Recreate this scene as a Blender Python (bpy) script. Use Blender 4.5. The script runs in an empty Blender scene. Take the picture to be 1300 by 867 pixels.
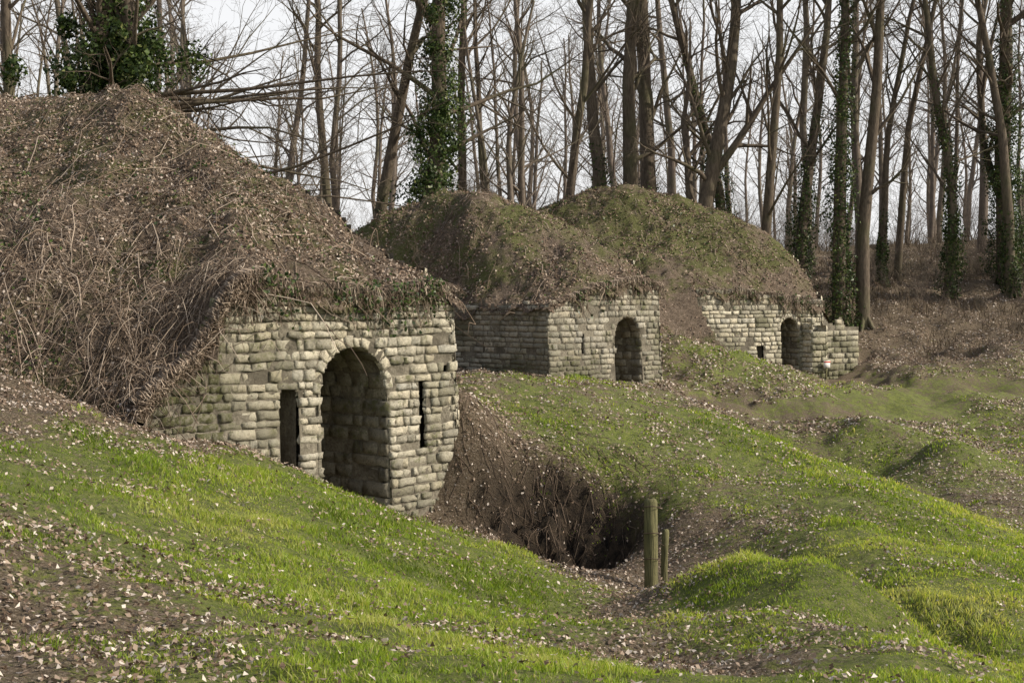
import bpy, math, numpy as np
from mathutils import Vector
rng=np.random.default_rng(7)
sc=bpy.context.scene
# ------------------------------------------------------------------ helpers
def h2(ix,iy,s):
    n=(ix.astype(np.int64)*374761393+iy.astype(np.int64)*668265263+s*974711)&0x7fffffff
    n=((n^(n>>13))*1274126177)&0x7fffffff
    n=(n^(n>>16))&0xffff
    return n/65535.0
def vnoise(x,y,s=0):
    ix=np.floor(x);iy=np.floor(y);fx=x-ix;fy=y-iy
    fx=fx*fx*(3-2*fx);fy=fy*fy*(3-2*fy)
    a=h2(ix,iy,s);b=h2(ix+1,iy,s);c=h2(ix,iy+1,s);d=h2(ix+1,iy+1,s)
    return (a*(1-fx)+b*fx)*(1-fy)+(c*(1-fx)+d*fx)*fy-0.5
def fbm(x,y,o=4,s=0):
    r=0;a=1.0
    for i in range(o):
        r=r+a*vnoise(x+17.3*i,y-9.1*i,s+i);x=x*2.03;y=y*2.03;a*=.5
    return r
class RBF:
    def __init__(s,pts,c=.8,lam=0.0):
        p=np.array(pts,float);s.P=p[:,:2];s.c=c;n=len(p)
        D=s.k(s.P)
        A=np.zeros((n+1,n+1));A[:n,:n]=D-lam*np.eye(n);A[:n,n]=1;A[n,:n]=1
        s.w=np.linalg.solve(A,np.append(p[:,2],0))
    def k(s,Q):
        return np.sqrt((Q[:,None,0]-s.P[None,:,0])**2+(Q[:,None,1]-s.P[None,:,1])**2+s.c**2)
    def __call__(s,x,y):
        x=np.asarray(x,float);y=np.asarray(y,float);sh=x.shape
        Q=np.stack([x.ravel(),y.ravel()],1);out=np.empty(len(Q))
        for i in range(0,len(Q),20000):
            out[i:i+20000]=s.k(Q[i:i+20000])@s.w[:-1]+s.w[-1]
        return out.reshape(sh)
def sstep(a,b,x):
    t=np.clip((x-a)/(b-a),0,1);return t*t*(3-2*t)
def mk(name,V,F,mat,attrs=None,smooth=False,parent=None,link=True):
    V=np.asarray(V,np.float32);F=np.asarray(F,np.int32);k=F.shape[1]
    me=bpy.data.meshes.new(name)
    me.vertices.add(len(V));me.vertices.foreach_set('co',V.ravel())
    me.loops.add(F.size);me.loops.foreach_set('vertex_index',F.ravel())
    me.polygons.add(len(F));me.polygons.foreach_set('loop_start',np.arange(len(F),dtype=np.int32)*k)
    if smooth: me.polygons.foreach_set('use_smooth',np.ones(len(F),bool))
    me.update(calc_edges=True);me.validate()
    for n,a in (attrs or {}).items():
        at=me.attributes.new(n,'FLOAT','POINT');at.data.foreach_set('value',np.asarray(a,np.float32))
    me.materials.append(mat)
    ob=bpy.data.objects.new(name,me)
    if link: sc.collection.objects.link(ob)
    if parent: ob.parent=parent
    return ob
def empty(name):
    e=bpy.data.objects.new(name,None);sc.collection.objects.link(e);return e
# ------------------------------------------------------------------ materials
def newmat(name):
    m=bpy.data.materials.new(name);m.use_nodes=True;nt=m.node_tree;nt.nodes.clear()
    return m,nt
class N:
    def __init__(s,nt): s.nt=nt
    def n(s,t,**kw):
        nd=s.nt.nodes.new(t)
        for k,v in kw.items(): setattr(nd,k,v)
        return nd
    def l(s,a,b): s.nt.links.new(a,b)
    def noise(s,co,scale,detail=6,rough=.6):
        nd=s.n('ShaderNodeTexNoise');nd.inputs['Scale'].default_value=scale;nd.inputs['Detail'].default_value=detail
        nd.inputs['Roughness'].default_value=rough;s.l(co,nd.inputs['Vector']);return nd.outputs['Fac']
    def ramp(s,f,stops):
        nd=s.n('ShaderNodeValToRGB');e=nd.color_ramp.elements
        while len(e)<len(stops): e.new(.5)
        for i,(p,c) in enumerate(stops):
            e[i].position=p;e[i].color=(*c,1) if len(c)==3 else c
        s.l(f,nd.inputs[0]);return nd.outputs[0]
    def mix(s,f,a,b,t='MIX'):
        nd=s.n('ShaderNodeMixRGB',blend_type=t)
        for i,v in enumerate((f,a,b)):
            if isinstance(v,(int,float)): nd.inputs[i].default_value=v
            elif isinstance(v,tuple): nd.inputs[i].default_value=(*v,1)
            else: s.l(v,nd.inputs[i])
        return nd.outputs[0]
    def math(s,op,a,b=0.0,c=None,clamp=False):
        nd=s.n('ShaderNodeMath',operation=op);nd.use_clamp=clamp
        for i,v in enumerate((a,b)):
            if isinstance(v,(int,float)): nd.inputs[i].default_value=v
            else: s.l(v,nd.inputs[i])
        return nd.outputs[0]
    def attr(s,name):
        nd=s.n('ShaderNodeAttribute');nd.attribute_name=name;return nd.outputs['Fac']
    def pos(s):
        return s.n('ShaderNodeNewGeometry').outputs['Position']
    def out(s,col,rough=.9,bump=None,bs=.5,bd=.02,trans=0.0,tcol=None,spec=.2):
        b=s.n('ShaderNodeBsdfPrincipled');s.l(col,b.inputs['Base Color'])
        b.inputs['Roughness'].default_value=rough;b.inputs['Specular IOR Level'].default_value=spec
        if bump is not None:
            bn=s.n('ShaderNodeBump');bn.inputs['Strength'].default_value=bs;bn.inputs['Distance'].default_value=bd
            s.l(bump,bn.inputs['Height']);s.l(bn.outputs[0],b.inputs['Normal'])
        o=s.n('ShaderNodeOutputMaterial');sh=b.outputs[0]
        if trans>0:
            t=s.n('ShaderNodeBsdfTranslucent');s.l(tcol if tcol is not None else col,t.inputs[0])
            mx=s.n('ShaderNodeMixShader');mx.inputs[0].default_value=trans
            s.l(sh,mx.inputs[1]);s.l(t.outputs[0],mx.inputs[2]);sh=mx.outputs[0]
        s.l(sh,o.inputs[0])
W1=(1,1,1);B0=(0,0,0)
def mat_ground():
    m,nt=newmat('ground_grass_and_litter');q=N(nt);p=q.pos()
    n1=q.noise(p,1.3,6);n2=q.noise(p,9,8,.7);n3=q.noise(p,45,6,.7);g=q.attr('g')
    lit=q.ramp(n3,[(.3,(.045,.034,.022)),(.48,(.145,.11,.072)),(.6,(.27,.215,.155)),(.7,(.47,.40,.33))])
    lit=q.mix(q.ramp(n2,[(.35,B0),(.65,W1)]),lit,q.mix(.5,lit,(.08,.06,.036)))
    gr=q.ramp(n2,[(.3,(.055,.07,.016)),(.5,(.13,.165,.033)),(.7,(.25,.27,.065))])
    gr=q.mix(q.ramp(n3,[(.5,B0),(.66,(.8,.8,.8))]),gr,lit)
    f=q.math('ADD',g,q.math('MULTIPLY',q.math('SUBTRACT',n2,.5),1.7))
    f=q.math('ADD',f,q.math('MULTIPLY',q.math('SUBTRACT',n1,.5),1.2))
    f=q.ramp(f,[(.2,B0),(.5,W1)])
    col=q.mix(f,lit,gr)
    pit=q.attr('pit');shaded_soil=q.ramp(n2,[(.35,(.010,.008,.006)),(.6,(.055,.04,.026))])  # bare earth of the pit, with overhang shade put into its colour
    col=q.mix(pit,col,shaded_soil)
    q.out(col,.95,q.math('ADD',n3,n2),.9,.06);return m
def mat_mound():
    m,nt=newmat('mound_litter');q=N(nt);p=q.pos()
    n1=q.noise(p,.8,7,.65);n2=q.noise(p,7,8,.75);n3=q.noise(p,38,6,.75)
    lit=q.ramp(n3,[(.3,(.05,.036,.025)),(.48,(.16,.12,.085)),(.6,(.30,.235,.18)),(.72,(.48,.40,.335))])
    lit=q.mix(q.ramp(n2,[(.4,B0),(.62,W1)]),lit,q.mix(.6,lit,(.055,.04,.027)))
    moss=q.mix(n3,(.045,.055,.016),(.16,.175,.05))
    moss=q.mix(q.ramp(n3,[(.52,B0),(.64,(.6,.6,.6))]),moss,lit)
    f=q.math('ADD',n1,q.attr('moss'))
    f=q.ramp(q.math('ADD',f,q.math('MULTIPLY',q.math('SUBTRACT',n2,.5),.4)),[(.5,B0),(.66,(.9,.9,.9))])
    col=q.mix(f,lit,moss)
    q.out(col,.95,q.math('ADD',n3,n2),.9,.08);return m
def mat_stone(name,tint=(1,1,1),dark=1.0):
    m,nt=newmat(name);q=N(nt);p=q.pos();r=q.attr('r')
    n1=q.noise(p,1.1,6,.65);n2=q.noise(p,13,10,.8);n3=q.noise(p,55,6,.8);n4=q.noise(p,2.6,8,.78)
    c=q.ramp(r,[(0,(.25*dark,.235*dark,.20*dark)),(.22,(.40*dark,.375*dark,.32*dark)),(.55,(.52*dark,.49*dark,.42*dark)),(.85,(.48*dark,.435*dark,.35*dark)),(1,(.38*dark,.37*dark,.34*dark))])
    c=q.mix(1.0,c,q.ramp(n2,[(.31,(.28,.27,.25)),(.41,(.64,.63,.60)),(.51,(.98,.98,.96)),(.66,(1.15,1.14,1.11))]),'MULTIPLY')
    c=q.mix(1.0,c,q.ramp(n3,[(.36,(.58,.57,.55)),(.48,(1.03,1.03,1.02))]),'MULTIPLY')
    c=q.mix(q.ramp(n4,[(.51,B0),(.66,(.75,.75,.75))]),c,(.15*dark,.14*dark,.115*dark))
    c=q.mix(q.ramp(n1,[(.52,B0),(.72,(.5,.5,.5))]),c,(.24*dark,.22*dark,.14*dark))
    mo=q.math('MULTIPLY',q.ramp(q.math('ADD',n4,q.math('MULTIPLY',n2,.7)),[(.91,B0),(1.03,W1)]),.65)
    c=q.mix(mo,c,(.13,.14,.05))
    c=q.mix(q.math('MULTIPLY',q.attr('moss'),q.ramp(n2,[(.38,B0),(.52,W1)])),c,(.085,.088,.036))
    c=q.mix(1.0,c,tint,'MULTIPLY')
    q.out(c,.95,q.math('ADD',q.math('MULTIPLY',n2,2.2),n3),.85,.025);return m
def mat_mortar():
    m,nt=newmat('earth_mortar');q=N(nt);p=q.pos();n=q.noise(p,30,6,.7);n1=q.noise(p,2,5,.7)
    c=q.ramp(n,[(.3,(.10,.088,.065)),(.7,(.30,.27,.21))]);c=q.mix(q.ramp(n1,[(.43,B0),(.6,(.75,.75,.75))]),c,(.065,.056,.042))
    q.out(c,1,n,.8,.03);return m
def mat_bark(name,a,b,hz=0.0):
    m,nt=newmat(name);q=N(nt);p=q.pos()
    mp=q.n('ShaderNodeMapping');mp.inputs['Scale'].default_value=(1,1,.22);q.l(p,mp.inputs[0])
    n=q.noise(mp.outputs[0],14,7,.7);n1=q.noise(p,.5,3)
    c=q.ramp(n,[(.3,a),(.7,b)])
    c=q.mix(q.ramp(n1,[(.5,B0),(.7,(.5,.5,.5))]),c,(.08,.09,.035))
    q.out(c,.95,n,.7,.05);return m
def mat_cards(name,stops,trans=.0,rough=.7,tc=None):
    m,nt=newmat(name);q=N(nt);r=q.attr('r');c=q.ramp(r,stops)
    t=q.mix(1.0,c,tc,'MULTIPLY') if tc else None
    q.out(c,rough,trans=trans,tcol=t);return m
M_ground=mat_ground();M_mound=mat_mound()
M_stone=mat_stone('pale_limestone_blocks',(1.0,.985,.945),1.3);M_stoneb=mat_stone('grey_limestone_blocks',(.95,.94,.92),1.0);M_stone2=mat_stone('shaded_passage_stone_blocks',(1,.97,.90),.7);M_mortar=mat_mortar()  # passage copy is darker: doorway shade put into the stone colour
M_bark=mat_bark('bark_grey_brown',(.045,.035,.026),(.17,.135,.10))
M_bark2=mat_bark('bark_distant_hazed',(.10,.08,.065),(.22,.18,.145))  # bark colour made paler to stand in for haze over distance
M_grass=mat_cards('grass_blades',[(0,(.085,.13,.018)),(.5,(.22,.325,.042)),(.85,(.36,.44,.08)),(1,(.48,.46,.22))],.5,.5,(1.3,1.2,.6))
M_leaf=mat_cards('dead_leaves',[(0,(.09,.06,.038)),(.35,(.22,.155,.108)),(.75,(.38,.30,.235)),(1,(.68,.61,.53))],.15)
M_ivy=mat_cards('ivy_leaves',[(0,(.015,.03,.008)),(.5,(.04,.065,.016)),(.85,(.08,.12,.03)),(1,(.18,.19,.07))],.2,.4)
M_twig=mat_cards('dry_vines',[(0,(.07,.05,.035)),(.5,(.19,.14,.10)),(1,(.44,.36,.28))],0,.8)
M_dry=mat_cards('dry_stems',[(0,(.05,.036,.024)),(.6,(.12,.092,.06)),(1,(.22,.175,.12))],.1,.8)
# ------------------------------------------------------------------ terrain
T=[(-1.98,5.5,-1.51),(-1.04,5.8,-1.6),(0,6.5,-1.79),(.83,7.5,-2.06),(1.45,7.5,-2.06),(2.15,7.2,-2.0),(3.6,10,-2.78),(2.9,10,-2.85),
(-4.32,12,-1.26),(-2.88,8,-1.46),(-5.4,15,-.95),(-3.49,14,-1.4),(-2.37,9.5,-1.74),(-3.05,15.1,-1.62),(-2.6,15.7,-2.05),(-1.9,16.45,-2.45),(-1.05,17.1,-2.85),
(-.55,18.1,-1.5),(-.75,17.6,-2.55),(-.2,18.3,-1.75),(-.7,21,-1.28),(.64,23,-1.44),(2.53,24,-1.69),(3.41,22,-2.07),(4.43,20,-2.38),(5.12,18.5,-2.61),(6.12,17,-3.01),
(.51,18.7,-1.95),(.5,18.05,-2.25),(.46,17.5,-3.1),(.46,16.7,-3.45),(-.28,16.8,-2.95),(1.2,18.2,-2.35),(1.3,17.3,-3.1),(1.94,17.5,-2.62),(2.99,18,-2.49),(2.58,15.5,-2.85),(3.61,14.5,-2.68),(4.11,16.5,-2.56),
(3.81,12.5,-2.82),(4.68,13,-2.81),(1.46,15,-3.09),(2.08,12.5,-2.38),(2.55,11.5,-2.30),(2.73,10.5,-2.34),(2.59,9,-2.28),(1.75,10.5,-2.42),(2.17,9.8,-2.28),
(2.4,14,-3.12),(3.2,11.8,-3.1),(.82,15.5,-3.13),(1.0,12,-2.76),(.95,9,-2.3),(-1.33,12,-2.19),(-.36,13,-2.52),(-.09,15.5,-2.88),(-.81,16.2,-2.73),
(-2.33,12,-1.86),(-.73,8.8,-2.0),(-1.87,7.5,-1.7),(.26,9.5,-2.26),(-3.2,10.5,-1.45),
(0,0,-1.6),(-5,0,-1.2),(5,0,-2.1),(0,-12,-1.5),(-12,-10,-.8),(12,-10,-2.5),(-10,8,-.9),(-8,12.5,-.95),(-18,15,-.3),(7,6,-3.0),(10,12,-3.5),(20,10,-3.8),(20,25,-4),
(5.3,8.5,-3.0),(3.9,33,-2.4),(4.08,31,-2.5),(3,28,-3.0),(1,27.5,-2.5),(6,26,-3.7),(6.5,23.5,-3.6),(8,20,-3.8),(7.2,27.6,-3.75),(3.6,26,-2.6),
(4.4,40,-1.33),(6.2,40,-1.77),(7.98,36,-2.99),(7.37,38,-2.45),(3.85,36.8,-2.45),(.84,33.2,-2.3),(2.3,35,-2.4),(-.98,35,-2.1),(-2.5,33,-1.8),(-1,27,-1.9),(5,36.3,-2.75),(6.3,34.8,-3.35),
(7.48,30,-2.7),(8.2,27,-2.8),(8.16,23,-3.45),(9.6,27,-3.5),(5.5,29.5,-3.2),(7,33,-3.6),(10,30,-3.4),(12.8,42,-3.0),(11.9,33,-3.45),(10,38,-3.3),(9.5,41,-2.75),(13,37,-3.6),(16,38,-3.0),
(6,46.5,-1.9),(8.24,48,-2.53),(10.8,50,-3.32),(9.5,49,-2.95),(12.5,51.5,-2.95),(11,46,-3.4),(16.2,45,-3.5),(13.8,48.5,-2.7),(15.2,54,-2.5),(17.5,51,-2.2),(20.9,56,-1.3),(22,61,.0),(23,65,1.0),(25.2,70,2.2),(17.5,70,1.3),(14.2,58,-.6),(18,61,-.1),
(30,60,1.0),(35,75,3.0),(30,45,-2.8),(45,50,-1),
(-3,17.2,-2.7),(-2.6,18.2,-2.7),(-3.8,17,-2.6),(-4.5,20,-2.4),(-8,22,-1.8),(0,38,-2.5),(3,38.5,-2.5),(9,52,-2.9),(5,53,-2.5),
(-20,40,.5),(-8,35,-.8),(-10,50,1),(-2,52,.3),(0,65,1.2),(8,70,1.5),(-25,70,2),(10,90,2),(40,95,3),(-40,95,2),(-40,40,1.5),(-40,0,0)]
base=RBF(T,.5)
def H0(x,y):
    z=base(np.clip(x,-60,60),np.clip(y,-25,110))
    r=np.sqrt(np.asarray(x)**2+np.asarray(y)**2)
    return z*(1-sstep(75,120,r))+2.2*sstep(75,120,r)
def PIT(x,y): return np.exp(-(((x-.65)/1.0)**2+((y-17.5)/.6)**2)**1.5)
def H(x,y):
    x=np.asarray(x,float);y=np.asarray(y,float)
    far=sstep(20,60,y)
    z=H0(x,y)+fbm(x*.9,y*.9,3,3)*(.15+.4*far)+fbm(x*4,y*4,3,9)*(.045+.07*far)
    pit=PIT(x,y)
    return z+pit*(np.round((fbm(x*2.2,y*2.2,3,21)+.5)*4)/4*.6-.62+fbm(x*7,y*7,3,22)*.28)
Gp=[(-3.2,10.5,.85),(-2.33,12,1),(-1.33,12,1),(-.36,13,1),(-.09,15,.95),(-.73,8.8,.95),(.2,9.5,.9),(.45,10.8,.95),(.35,8,.8),(.4,12.5,.9),(.3,14,.9),(-1.04,5.8,.65),(0,6.5,.8),(1.75,10.5,.85),(1.55,12,.8),(1.5,9.2,.7),(2.08,12.5,1),(2.55,11.5,1),(2.17,9.2,.25),(1.45,7.5,.5),(2.6,8.9,.85),
(3.8,12.5,1.1),(4.7,13,1.1),(4.1,16.5,.65),(3,18,.42),(3.6,14.5,.85),(2.6,15.5,.4),(5.1,18.5,1.15),(4.4,20,1.15),(3.4,22,.6),(3.9,21,1.1),(6.1,17,1.1),(-1.98,5.5,.05),(-1.87,7.3,.3),(-2.88,8,.3),(-2.2,9.2,.75),(-4.3,12,.5),(-3.6,13.3,.5),(-3.7,14.2,.0),(-4.6,13.7,-.1),(-5.4,15,-.1),(-2.4,14.5,.85),(-1.6,15.4,.95),
(-2.75,15.3,.0),(1,12.3,-.1),(1.02,10.6,.0),(.98,9,.05),(.9,8,.15),(.85,15,.0),(.46,16.5,-.3),(-.28,16.9,-.2),(1.3,16.7,-.2),(.5,18.2,.2),(-.2,18.2,.0),(.9,18.5,.45),(.5,19.3,.5),(-.3,19.5,.35),(1.9,17.7,.5),(2,20,.45),(-.7,21,.35),(.64,23,.4),(2.5,24,.3),
(7.98,36,.3),(4.4,40,.35),(6.2,40,.65),(4,32,.2),(7.5,30,.45),(8.2,27,.6),(8.16,23,.2),(12.8,42,.45),(11.9,33,.6),(10,30,.4),(14,47,.35),(17,49,.25),(10.5,46,.3),(16,38,.45),(-10,8,.4),(20,10,.8),(0,-5,.7),(0,45,.1),(10,50,.1),(20,60,-.2),(17,54,.0),(-20,30,0),(10,70,-.1),(30,40,.3),(-3,25,0)]
gm=RBF(Gp,.5)
def G(x,y):
    return np.clip(gm(np.clip(x,-30,35),np.clip(y,-10,75)),-.3,1.1)*(1-sstep(60,75,np.asarray(y,float)))
def graded(segs):
    a=[]
    for s,e,d in segs: a+=list(np.arange(s,e,d))
    return np.array(a+[segs[-1][1]])
gx=graded([(-600,-120,40),(-120,-40,4),(-40,-14,.8),(-14,-7,.25),(-7,8,.07),(8,14,.15),(14,30,.3),(30,60,2),(60,140,6),(140,600,40)])
gy=graded([(-300,-40,20),(-40,-4,2),(-4,4,.4),(4,19,.07),(19,30,.12),(30,56,.2),(56,80,.4),(80,130,3),(130,800,40)])
def gridmesh(gx,gy,hf):
    X,Y=np.meshgrid(gx,gy);Z=hf(X,Y);nx=len(gx);ny=len(gy)
    V=np.stack([X.ravel(),Y.ravel(),Z.ravel()],1)
    i=np.arange(nx*ny).reshape(ny,nx)
    F=np.stack([i[:-1,:-1].ravel(),i[:-1,1:].ravel(),i[1:,1:].ravel(),i[1:,:-1].ravel()],1)
    return V,F
V,F=gridmesh(gx,gy,H)
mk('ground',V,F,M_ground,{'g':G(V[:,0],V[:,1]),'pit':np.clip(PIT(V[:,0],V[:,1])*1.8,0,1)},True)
# ------------------------------------------------------------------ tubes
class Tubes:
    def __init__(s): s.d={}
    def add(s,P,R,sides): s.d.setdefault((len(P),sides),[]).append((P,R))
    def arrays(s):
        Vs=[];Fs=[];off=0;Rs=[]
        for (n,k),L in s.d.items():
            P=np.array([l[0] for l in L]);R=np.array([l[1] for l in L]);m=len(L)
            t=np.gradient(P,axis=1);t/=np.linalg.norm(t,axis=2,keepdims=True)+1e-9
            ref=np.where(np.abs(t[:,:1,2:3])>.8,np.array([1.,0,0]),np.array([0,0,1.]))
            a=np.cross(t,np.broadcast_to(ref,t.shape));a/=np.linalg.norm(a,axis=2,keepdims=True)+1e-9
            b=np.cross(t,a);th=np.arange(k)*2*math.pi/k
            ring=a[:,:,None]*np.cos(th)[None,None,:,None]+b[:,:,None]*np.sin(th)[None,None,:,None]
            V=P[:,:,None]+ring*R[:,:,None,None]
            idx=np.arange(m*n*k).reshape(m,n,k)+off
            nx=np.roll(idx,-1,axis=2)
            Fq=np.stack([idx[:,:-1],nx[:,:-1],nx[:,1:],idx[:,1:]],-1).reshape(-1,4)
            Vs.append(V.reshape(-1,3));Fs.append(Fq);off+=m*n*k
            Rs.append(np.repeat(rng.random(m),n*k))
        return np.concatenate(Vs),np.concatenate(Fs),np.concatenate(Rs)
# ------------------------------------------------------------------ cards (leaf shaped faces)
def cards(P,Nn,size,tilt=.6,asp=.7):
    m=len(P);nn=Nn+rng.normal(0,tilt,(m,3));nn/=np.linalg.norm(nn,axis=1,keepdims=True)
    r=rng.normal(0,1,(m,3));a=np.cross(nn,r);a/=np.linalg.norm(a,axis=1,keepdims=True)+1e-9;b=np.cross(nn,a)
    s=(np.ones(m)*size*(.6+.8*rng.random(m)))[:,None]
    cu=nn*s*rng.normal(0,.25,(m,1))
    V=np.stack([P-a*s*.5+cu,P-b*s*.5*asp+a*s*.08,P+a*s*.55+cu,P+b*s*.5*asp+a*s*.08],1).reshape(-1,3)
    return V,np.arange(m*4).reshape(m,4),np.repeat(rng.random(m),4)
def normals(hf,x,y,e=.06):
    z=hf(x,y);dx=(hf(x+e,y)-z)/e;dy=(hf(x,y+e)-z)/e
    n=np.stack([-dx,-dy,np.ones_like(dx)],1);return z,n/np.linalg.norm(n,axis=1,keepdims=True)
# ------------------------------------------------------------------ masonry
class Masonry:
    def __init__(s): s.V=[];s.F=[];s.R=[];s.M=[];s.n=0;s.bV=[];s.bF=[];s.bn=0
    def block(s,fn,a0,a1,b0,b1,proud=.02,gap=.002,moss=0.0,shade=None):
        e=rng.uniform(.02,.07);e2=rng.uniform(.05,.13)
        fa=np.array([0,e,.33,.67,1-e,1.]);fb=np.array([0,e2,.5,1-e2,1.])
        sa=a1-a0;sb=b1-b0;g1=gap+rng.random()*.004;g2=gap+rng.random()*.004
        A=a0+g1+(sa-2*g1)*fa;B=b0+g2+(sb-2*g2)*fb
        AA,BB=np.meshgrid(A,B)
        W=np.full(AA.shape,-.055);pr=rng.uniform(-.016,proud*.9)
        W[1:-1,1:-1]=pr+rng.normal(0,.006,(3,4))+np.linspace(-1,1,4)[None]*rng.normal(0,.007)
        if rng.random()<.15: W[1:-1,1:-1]-=rng.uniform(.012,.045)
        if rng.random()<.4: W[rng.choice([1,3]),rng.choice([1,4])]-=rng.uniform(.01,.04)
        AA=AA+rng.normal(0,.007,AA.shape);BB=BB+rng.normal(0,.006,BB.shape)
        s.V.append(fn(AA.ravel(),BB.ravel(),W.ravel()))
        i=np.arange(30).reshape(5,6)+s.n
        s.F.append(np.stack([i[:-1,:-1].ravel(),i[:-1,1:].ravel(),i[1:,1:].ravel(),i[1:,:-1].ravel()],1))
        s.R.append(np.full(30,rng.random()*(.15 if moss>.6 else 1) if shade is None else shade));s.M.append(np.full(30,moss));s.n+=30
    def quad(s,P):
        s.bV.append(np.array(P));s.bF.append(np.arange(4)[None]+s.bn);s.bn+=4
    def courses(s,fn,a0,a1,b0,b1,ch,bw,top=None,free=None,proud=.02,mossf=None,ragtop=.05):
        b=b0
        while b<b1:
            hh=ch*rng.uniform(.75,1.25);mid=b+hh/2
            ivs=[(a0,a1)] if free is None else free(mid)
            for (l,r) in ivs:
                a=l
                while a<r-1e-4:
                    w=bw*rng.choice([.5,.8,1,1.25,1.7])*rng.uniform(.85,1.15)
                    if r-(a+w)<bw*.4: w=r-a
                    am=a+w/2
                    if top is None or mid<top(am)+.03-abs(rng.normal(0,ragtop)):
                        if rng.random()>.022: s.block(fn,a,a+w,b,b+hh,proud,moss=0 if mossf is None else mossf(am,mid))
                    a+=w
            b+=hh
    def backing(s,fn,a0,a1,b0,b1,top=None,inside=None,w=-.022,c=.07):
        A=np.arange(a0,a1-c*.5,c);B=np.arange(b0,b1,c)
        AA,BB=np.meshgrid(A,B);AA=AA.ravel();BB=BB.ravel()
        k=np.ones(len(AA),bool)
        if top is not None:
            tp=np.array([top(a+c/2) for a in A]);k&=BB<np.tile(tp,len(B))-.02
        if inside is not None: k&=~np.array([inside(a+c/2,b+c/2) for a,b in zip(AA,BB)])
        AA=AA[k];BB=BB[k]
        if len(AA)==0: return
        m=len(AA);a=np.stack([AA,AA+c,AA+c,AA],1).ravel();b=np.stack([BB,BB,BB+c,BB+c],1).ravel()
        s.bV.append(fn(a,b,np.full(len(a),w)));s.bF.append(np.arange(4*m).reshape(m,4)+s.bn);s.bn+=4*m
BAT=.035
def plane_fn(A,u,n,bulge=0.0,Wd=None,side=False):
    A=np.array(A);u=np.array(u);n=np.array(n)
    def fn(a,b,w):
        a=np.asarray(a,float);b=np.asarray(b,float);w=np.asarray(w,float)
        ww=w+bulge*fbm(a*.9+3,b*.9,3,19)
        if Wd is not None:      # battered front with a worn, rounded corner
            ww=ww-BAT*b-np.clip((a-(Wd-.16))/.16,0,1)**2*.07;a=a-BAT*b*np.clip(a/Wd,0,1)
        if side: 
            ww=ww-BAT*b-np.clip((.16-a)/.16,0,1)**2*.07;a=a+BAT*b*np.clip(1-a,0,1)
        return np.stack([A[0]+u[0]*a+n[0]*ww,A[1]+u[1]*a+n[1]*ww,b+bulge*.6*fbm(a*1.3,b*.7,2,4)],1)
    return fn
def iv_sub(ivs,l,r):
    o=[]
    for a,b in ivs:
        if r<=a or l>=b: o.append((a,b));continue
        if l>a+.04: o.append((a,l))
        if r<b-.04: o.append((r,b))
    return o
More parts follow.
